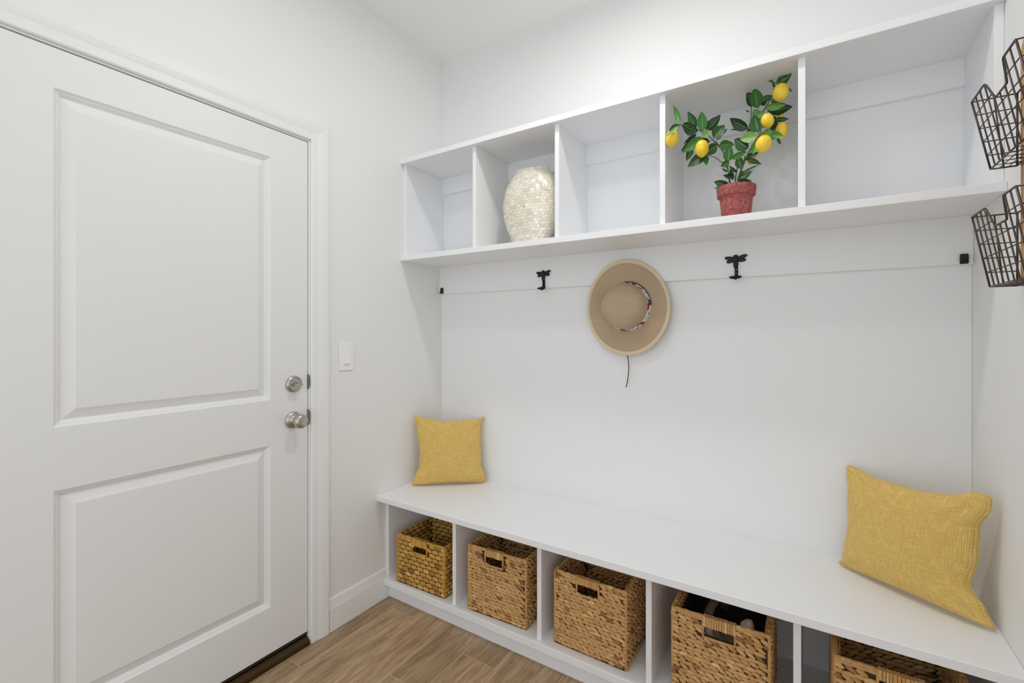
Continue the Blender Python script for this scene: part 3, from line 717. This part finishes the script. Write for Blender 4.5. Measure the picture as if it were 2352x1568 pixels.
for i, (cx, cy, hw, hh, y, tl) in enumerate(LM):
    c = C(cx, cy, y); m = MB(); sx = hw/3.92/ppm(c)*0.98; sz = hh/3.92/ppm(c)
    ax = Matrix.Rotation(radians(tl), 3, 'Y') @ Matrix.Rotation(radians(12), 3, 'X')
    def lm(u, v):
        a = 2*pi*u; p = pi*v; r = sin(p)**0.92 if 0 < v < 1 else 0
        z = cos(p)
        if v > 0.8: z -= 0.10*((v-0.8)/0.2)**2; r *= 1-0.25*((v-0.8)/0.2)*(1-(v-0.8)/0.2)
        return c+ax @ Vector((sx*r*cos(a), sx*r*sin(a), sz*0.95*z))
    m.grid(lm, 28, 20, wrap=True, flip=True)
    m.build('lemon', M_LEMON, plant, smooth=True)

# ------------------------------------------------------------------ pillows
def pillow(name, bl, br, tl, tr, thick, seed, label, pinch, back=0.45, crn=None):
    bl, br, tl, tr = map(Vector, (bl, br, tl, tr)); n = 56
    nr = (br-bl).cross(tl-bl).normalized()      # towards the room
    def tab(T):
        def f(q):
            for (a0_, v0_), (a1_, v1_) in zip(T[:-1], T[1:]):
                if q <= a1_: k = (q-a0_)/(a1_-a0_); k = k*k*(3-2*k); return v0_+(v1_-v0_)*k
            return T[-1][1]
        return f
    fb, ft, fl_, fr_ = [tab(T) for T in pinch]; rnd = random.Random(seed); ph = [rnd.uniform(0, 6.28) for _ in range(8)]
    def base(s, t):
        cr = 0.040 if crn is None else crn[(2 if t > 0.5 else 0)+(1 if s > 0.5 else 0)]
        ds, dt_ = min(s, 1-s), min(t, 1-t)
        if ds < cr and dt_ < cr:      # rounded corner
            a_, b_ = cr-ds, cr-dt_; rr = math.hypot(a_, b_); mx = max(a_, b_)
            if rr > 1e-9:
                k_ = mx/rr; nd, ne = cr-a_*k_, cr-b_*k_
                s = nd if s < 0.5 else 1-nd; t = ne if t < 0.5 else 1-ne
        s2 = s+fl_(t)*(1-s)**1.5-fr_(t)*s**1.5; t2 = t+fb(s)*(1-t)**1.5-ft(s)*t**1.5
        return bl*(1-s2)*(1-t2)+br*s2*(1-t2)+tl*(1-s2)*t2+tr*s2*t2
    def th(s, t):
        x = max(0, 4*s*(1-s)); y = max(0, 4*t*(1-t)); v = (x**0.42)*(y**0.42)
        c = 0
        for i, (cs, ct) in enumerate(((0, 0), (1, 0), (0, 1), (1, 1))):   # radiating folds near the corners
            dx, dy = s-cs, t-ct; r = math.hypot(dx, dy); a = math.atan2(abs(dy), abs(dx))
            c += 0.10*sin(a*7+ph[i])*math.exp(-((r-0.16)/0.11)**2)
        return v*(1+c)+0.03*v*noise.noise(Vector((s*5, t*5, seed)))
    m = MB()
    m.grid(lambda u, v: base(u, v)+nr*(thick*th(u, v)+0.0015), n, n, lambda u, v: (u, v))
    m.grid(lambda u, v: base(u, v)-nr*(thick*back*th(u, v)+0.0015), n, n, lambda u, v: (u, v), flip=True)
    o = m.build(name, M_FAB, None, smooth=True, origin=(bl+br)/2)
    bm = bmesh.new(); bm.from_mesh(o.data); bmesh.ops.remove_doubles(bm, verts=bm.verts, dist=0.0032*0); 
    # stitch front and back along the seam
    ring = []
    N1 = n+1
    bm.verts.ensure_lookup_table()
    idx = [i for i in range(N1)]+[j*N1+n for j in range(1, N1)]+[n*N1+i for i in range(n-1, -1, -1)]+[j*N1 for j in range(n-1, 0, -1)]
    off = N1*N1
    for a_, b_ in zip(idx, idx[1:]+idx[:1]):
        try:
            f = bm.faces.new((bm.verts[b_], bm.verts[a_], bm.verts[a_+off], bm.verts[b_+off])); f.smooth = True
        except ValueError: pass
    bm.to_mesh(o.data); bm.free()
    return tag(o, label, 'pillow', 'yellow woven pillows on the bench')
pillow('throw_pillow', (0.045, -0.287, 0.5145), (0.337, -0.040, 0.5145), (0.018, -0.243, 0.861), (0.3155, -0.022, 0.850), 0.062, 3,
       'square yellow woven pillow in the left corner of the bench', ([(0, 0), (0.5, 0.02), (1, 0)], [(0, 0), (0.2, 0.045), (0.42, 0.085), (0.85, 0.05), (1, 0)], [(0, 0), (0.1, 0.035), (0.27, 0.095), (0.5, 0.095), (0.8, 0.05), (1, 0)], [(0, 0), (0.10, 0.005), (0.24, 0.06), (0.5, 0.064), (0.84, 0.062), (1, 0)]))
pillow('throw_pillow', (1.829, -0.070, 0.5145), (2.160, -0.288, 0.518), (1.858, -0.030, 0.842), (2.155, -0.290, 0.874), 0.066, 8,
       'yellow woven pillow leaning against the right wall at the end of the bench', ([(0, 0), (0.5, 0.01), (1, 0)], [(0, 0), (0.3, 0.075), (0.55, 0.095), (0.76, 0.07), (0.90, 0.012), (1, 0)], [(0, 0), (0.06, 0.035), (0.4, 0.07), (0.7, 0.045), (1, 0)], [(0, 0), (0.12, 0.045), (0.26, 0.125), (0.5, 0.085), (0.72, 0.075), (0.90, 0.012), (1, 0)]), 0.3, (0.03, 0.03, 0.03, 0.07))

# ------------------------------------------------------------------ woven baskets
def pad(m, c, u, v, n, L_, wd, h, ang, sq=0.62):
    ca, sa = cos(ang), sin(ang); a = u*ca+v*sa; b = v*ca-u*sa; base = len(m.v)
    ss = (-1, -0.62, 0, 0.62, 1); tt_ = (-1, -0.45, 0.45, 1)
    for s in ss:
        ww = max(0.0, 1-s*s)**sq
        for t in tt_:
            q = c+a*(s*L_)+b*(t*wd*ww)+n*(h*(1-t*t*0.98)*(0.12+0.88*ww)-0.0006-0.0022*s*(sq > 0.5))
            if q.z < 0.0006: q.z = 0.0006
            m.vert(q)
    for i in range(4):
        for j in range(3):
            q = base+i*4+j; m.face((q, q+4, q+5, q+1))
def basket(x, y, rz, w, d, h, style, seed, label, hole=(0.0, 0.044, 0.026, 0.060), liner=False):
    rnd = random.Random(seed); mat = M_HYG if style == 'round' else M_HYA
    t = thing('storage_basket', (x, y, S1+0.0008), label, 'basket', 'woven baskets in the bench cubbies'); t.rotation_euler = (0, 0, rz)
    R = Matrix.Rotation(rz, 4, 'Z'); T = 0.010
    x0, x1, y0, y1 = -w/2, w/2, -d/2, d/2; hc, hhw, hh0, hh1 = hole   # opening: centre x, half width, distance of its top / bottom from the rim
    zt_, zb_ = h-hh0, h-hh1
    m = MB()
    def wall_pads(o, u, n, Lw, front=False, inner=False):
        o, u, n = Vector(o), Vector(u), Vector(n); v = Vector((0, 0, 1))
        if style == 'round':
            pw, ph = 0.0365, 0.0195; rows = int((h-0.006)/ph); ph = (h-0.006)/rows
            for r in range(rows):
                k = -1
                while True:
                    k += 1; cu = (k+0.5*(r % 2))*pw+rnd.uniform(-.001, .001)
                    if cu > Lw+0.004: break
                    if cu < 0.006: cu = 0.0095
                    if cu > Lw-0.008: cu = Lw-0.0095
                    cz = (r+0.5)*ph+0.002
                    if front and abs(cu-Lw/2-hc) < hhw+0.008 and zb_-0.005 < cz < h-0.002: continue
                    m.c = (min(1, max(0, rnd.gauss(0.5, 0.22))), 0, 0)
                    Lp = min(0.0200, cu+0.002, Lw-cu+0.002)
                    pad(m, o+u*cu+v*cz, u, v, n, Lp, ph*0.54, 0.0085, rnd.uniform(-.12, .03), 0.38)
        else:
            ph = 0.0132; rows = int((h-0.006)/ph); ph = (h-0.006)/rows
            for r in range(rows):
                cu = rnd.uniform(-0.018, -0.008)
                while cu < Lw+0.004:
                    cu += rnd.uniform(0.0215, 0.0265); cz = (r+0.5)*ph+0.003+rnd.uniform(-.0015, .0015)
                    cu = max(cu, 0.004)
                    if cu > Lw-0.003: break
                    if front and abs(cu-Lw/2-hc) < hhw+0.011 and zb_-0.004 < cz < h-0.002: continue
                    q = rnd.random(); m.c = (min(1, max(0, rnd.gauss(0.58, 0.17) if q > 0.06 else rnd.uniform(0, 0.2))), 0, 0)
                    Lp = min(rnd.uniform(0.0165, 0.0205), cu+0.003, Lw-cu+0.003)
                    ang = (-0.46 if (r % 2) else -0.14)+rnd.uniform(-.13, .13)
                    pad(m, o+u*cu+v*cz+n*rnd.uniform(-0.0008, 0.0012), u, v, n, Lp, ph*0.53, 0.0088, ang)
    wall_pads((x0, y0, 0), (1, 0, 0), (0, -1, 0), w, front=True)
    wall_pads((x1, y0, 0), (0, 1, 0), (1, 0, 0), d); wall_pads((x0, y1, 0), (0, -1, 0), (-1, 0, 0), d)
    wall_pads((x1, y1, 0), (-1, 0, 0), (0, 1, 0), w)
    wall_pads((x0+T, y0+T, 0), (0, 1, 0), (1, 0, 0), d-2*T); wall_pads((x1-T, y1-T, 0), (-1, 0, 0), (0, -1, 0), w-2*T); wall_pads((x1-T, y1-T, 0), (0, -1, 0), (-1, 0, 0), d-2*T)
    for f in range(len(m.f)): pass
    body = m.build('woven_wall', mat, t, smooth=True, origin=None); body.location = (0, 0, 0)
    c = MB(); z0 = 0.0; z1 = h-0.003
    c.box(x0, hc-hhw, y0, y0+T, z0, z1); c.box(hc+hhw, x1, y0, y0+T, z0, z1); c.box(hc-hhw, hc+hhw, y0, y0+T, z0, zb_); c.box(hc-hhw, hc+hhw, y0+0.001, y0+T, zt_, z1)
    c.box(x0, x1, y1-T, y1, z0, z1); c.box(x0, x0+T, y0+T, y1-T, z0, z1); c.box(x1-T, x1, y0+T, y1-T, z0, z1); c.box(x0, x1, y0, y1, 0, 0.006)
    co = c.build('gap_shade_core', M_BACK, t); co.location = (0, 0, 0)
    if liner:
        q = MB(); a_, z2 = 0.021, h-0.030
        q.box(x0+a_, x1-a_, y1-a_-0.003, y1-a_, 0.008, z2); q.box(x1-a_-0.003, x1-a_, y0+a_, y1-a_-0.003, 0.008, z2); q.box(x0+a_, x0+a_+0.003, y0+a_, y1-a_-0.003, 0.008, z2)
        lo = q.build('liner', M_LINER, t); lo.location = (0, 0, 0); lo['label'] = 'black fabric liner'
    r = MB(); random.seed(seed)
    per = [(x0, y0), (x1, y0), (x1, y1), (x0, y1)]
    for i in range(4):        # rim bound with short wraps
        a = Vector((*per[i], h-0.004)); b = Vector((*per[(i+1) % 4], h-0.004)); dn = (b-a).length; nn = int(dn/0.0125); dd = (b-a)/nn
        nrm_ = Vector(((b-a).y, -(b-a).x, 0)).normalized()
        for k in range(nn):
            r.c = (min(1, max(0, rnd.gauss(0.55, 0.15))), 0, 0); jz = rnd.uniform(-0.0012, 0.0012)
            p = a+dd*(k+0.5)-nrm_*0.004+Vector((0, 0, jz))
            r.tube([p-dd*0.62, p-dd*0.3+Vector((0, 0, .0008)), p+dd*0.3+Vector((0, 0, .0008)), p+dd*0.62], 0.0066 if style != 'round' else 0.006, 7)
    for (cx_, cy_) in per:    # corner cords
        r.c = (0.45, 0, 0); r.tube([(cx_*0.993, cy_*0.993, z) for z in (0.003, h*0.3, h*0.6, h-0.004)], 0.0048, 7)
    ro = r.build('rim', mat, t, smooth=True); ro.location = (0, 0, 0)
    g = MB(); xx = hc-hhw-0.002
    while xx < hc+hhw+0.001:  # strands wrapped around the hand grip
        sw_ = rnd.uniform(0.006, 0.011); g.c = (min(1, max(0, rnd.gauss(0.68, 0.14))), 0, 0)
        yf = y0-0.0068-rnd.uniform(0, .0012); g.box(xx, xx+sw_-0.0008, yf, y0+T+0.004, zt_-0.001+rnd.uniform(-.001, .001), h+0.0032+rnd.uniform(-.0006, .0006)); xx += sw_
    go = g.build('handle_wrap', mat, t, bevel=0.0018); go.location = (0, 0, 0)
    g = MB()
    for zz in (zb_-0.002,): g.c = (0.6, 0, 0); g.tube([(hc-hhw-0.004, y0-0.003, zz), (hc, y0-0.004, zz-0.0006), (hc+hhw+0.004, y0-0.003, zz)], 0.0042, 7)
    for xx in (hc-hhw-0.003, hc+hhw+0.003): g.tube([(xx, y0-0.002, zb_), (xx, y0-0.0025, h-0.01)], 0.0038, 7)
    go = g.build('handle_edge', mat, t, smooth=True); go.location = (0, 0, 0)
    return t
bd = 0.27
basket(0.2215, -0.4095+0.125, radians(1.6), 0.292, 0.25, 0.2270, 'round', 21, 'short golden basket with rounded honeycomb weave, in the leftmost bench cubby', (-0.002, 0.042, 0.029, 0.060))
basket(0.643, -0.398+bd/2, radians(2.6), 0.284, bd, 0.2780, 'braid', 22, 'tan braided basket in the second bench cubby, next to the round-weave basket', (-0.010, 0.041, 0.025, 0.060))
basket(1.0645, -0.393+bd/2, radians(-0.6), 0.285, bd, 0.2790, 'braid', 23, 'tan braided basket in the middle bench cubby', (-0.004, 0.041, 0.023, 0.060))
basket(1.5075, -0.402+bd/2, radians(0.4), 0.284, bd, 0.2860, 'braid', 24, 'tan braided basket holding cream cloth, in the fourth bench cubby', (0.001, 0.044, 0.028, 0.062), True)
basket(1.953, -0.402+bd/2, radians(-0.3), 0.285, bd, 0.2900, 'braid', 25, 'tan braided basket in the last bench cubby below the right pillow', (0.0, 0.044, 0.024, 0.060))

# cloth and strap inside the fourth basket
cl = thing('cloth_bag', (1.51, -0.27, S1+0.008), 'cream cloth bag with a brown strap stuffed inside the fourth basket', 'bag')
m = MB()
def cf(u, v):
    x = 1.396+0.222*u; y = -0.375+0.20*v
    z = S1+0.160+0.120*math.exp(-((u-0.83)/0.15)**4-((v-0.22)/0.25)**2)+0.085*math.exp(-((u-0.34)/0.09)**2-((v-0.05)/0.22)**2)-0.03*math.exp(-((u-0.58)/0.12)**2)
    z += 0.016*noise.noise(Vector((u*7, v*6, 2.2)))+0.008*noise.noise(Vector((u*17, v*15, 1.2)))
    e = min(u, 1-u, v, 1-v); z -= 0.05*(1-min(1, e/0.12))**2
    return (x, y, z)
m.grid(cf, 60, 48); m.grid(lambda u, v: (1.396+0.222*u, -0.375+0.20*v, S1+0.010), 2, 2); m.uv = {}
m.build('cloth_body', M_CLOTH, cl, smooth=True)
m = MB()
pth = smooth_path([(1.455, -0.33, 0.300), (1.462, -0.30, 0.345), (1.480, -0.25, 0.372), (1.490, -0.20, 0.350), (1.492, -0.17, 0.30)], 8); b0 = None
for p in pth:
    i0 = m.vert(p+Vector((-0.014, 0, 0))); i1 = m.vert(p+Vector((0.014, 0.004, 0))); i2 = m.vert(p+Vector((0.014, 0.004, -0.0025))); i3 = m.vert(p+Vector((-0.014, 0, -0.0025)))
    if b0:
        for k in range(4): m.face((b0[k], b0[(k+1) % 4], (i0, i1, i2, i3)[(k+1) % 4], (i0, i1, i2, i3)[k]))
    b0 = (i0, i1, i2, i3)
m.build('strap', M_STRAP, cl, smooth=True)

# ------------------------------------------------------------------ wire rack on the right wall
rack = thing('wire_wall_rack', (W, -0.6, 1.405), 'pine board with two brown wire baskets mounted on the right wall', 'wall rack')
m = MB(); n = 8; r_ = 0.045; yb0, yb1, zb0, zb1 = -0.461, -0.735, 1.402, 1.972
out = [(yb0, zb0)]
for i in range(n+1): a = pi/2*i/n; out.append((yb0-r_+r_*cos(a), zb1-r_+r_*sin(a)))
for i in range(n+1): a = pi/2+pi/2*i/n; out.append((yb1+r_+r_*cos(a), zb1-r_+r_*sin(a)))
out.append((yb1, zb0))
for x in (W-0.0155, W-0.0005):
    for (y, z) in out: m.vert((x, y, z))
k = len(out); m.face(list(range(k))); m.face(list(range(k, 2*k))[::-1])
for i in range(k): m.face((i, (i+1) % k, k+(i+1) % k, k+i))
m.build('backboard', M_BOARD, rack, bevel=0.002)
def wire_basket(zt_, zb_, xb_, xt_, dip):
    y0, y1 = -0.455, -0.740; xw = W-0.019; m = MB(); thin = 0.00125; fr = 0.0021
    fx = lambda z: xb_+(xt_-xb_)*(z-zb_)/(zt_-zb_)
    def top(y):   # front rim height with the cut-out dip
        a, b, c, d_ = -0.548, -0.592, -0.655, -0.672
        if y > a: return zt_
        if y > b: t = (a-y)/(a-b); return zt_-dip*(3*t*t-2*t**3)
        if y > c: return zt_-dip
        if y > d_: t = (c-y)/(c-d_); return zt_-dip*(1-(3*t*t-2*t**3))
        return zt_
    P = lambda y, z: (fx(z), y, z)
    m.tube([P(y0+(y1-y0)*i/90, top(y0+(y1-y0)*i/90)) for i in range(91)], fr, 8)
    for y in (y0, y1):
        m.tube([P(y, zt_), P(y, zb_)], fr, 8); m.tube([P(y, zb_), (xw, y, zb_)], fr*0.9, 8); m.tube([P(y, zt_), (xw, y, zt_)], fr*0.8, 8); m.tube([(xw, y, zb_), (xw, y, zt_)], fr, 8)
        for k in range(1, 5): z = zt_+(zb_-zt_)*k/5; m.tube([P(y, z), (xw, y, z)], thin, 6)
        xm = (xw+fx(zt_))/2+0.004; xn = (xw+fx(zb_))/2; m.tube([(xm-0.004, y, zt_), (xn, y, zb_)], thin*1.3, 6)
    m.tube([P(y0, zb_), P(y1, zb_)], fr, 8); m.tube([(xw, y0, zb_), (xw, y1, zb_)], fr, 8); m.tube([(xw, y0, zt_), (xw, y1, zt_)], fr, 8)
    nv = 9
    for i in range(1, nv): y = y0+(y1-y0)*i/nv; m.tube([P(y, top(y)), P(y, zb_), (xw, y, zb_)], thin*1.25, 6)
    for k in range(1, 5):
        z = zt_+(zb_-zt_)*k/5; pass
        if z > zt_-dip-0.002:
            m.tube([P(y0, z), P(-0.548-0.044*(zt_-z)/dip, z)], thin, 6); m.tube([P(-0.668, z), P(y1, z)], thin, 6)
        else: m.tube([P(y0, z), P(y1, z)], thin, 6)
    for k in range(1, 3): x = fx(zb_)+(xw-fx(zb_))*k/3; m.tube([(x, y0, zb_), (x, y1, zb_)], thin, 6)
    m.build('wire_basket', M_WIRE, rack, smooth=True)
wire_basket(1.849, 1.682, 2.1107, 2.0785, 0.047)
wire_basket(1.573, 1.405, 2.1095, 2.0790, 0.047)

# ------------------------------------------------------------------ ceiling lights out of the picture: the first casts the shadows, the second is added fill
for i, (lx, ly) in enumerate(LAMPS):
    t = thing('ceiling_light_and_fill', (lx, ly, H), ('round recessed ceiling light above the bench' if i == 0 else 'round ceiling light added unseen as fill for the back panel and door'), 'ceiling light')
    m = MB(); m.lathe([(0.068, 0.0), (0.068, -0.004), (0.085, -0.007), (0.092, -0.004), (0.093, 0.0)], (lx, ly, H), (0, 0, 1), 40); m.build('trim_ring', M_PLAS, t, smooth=True)
    m = MB(); m.lathe([(0.0, -0.002), (0.068, -0.002), (0.068, 0.0)], (lx, ly, H), (0, 0, 1), 40); m.build('lens', M_LENS, t)
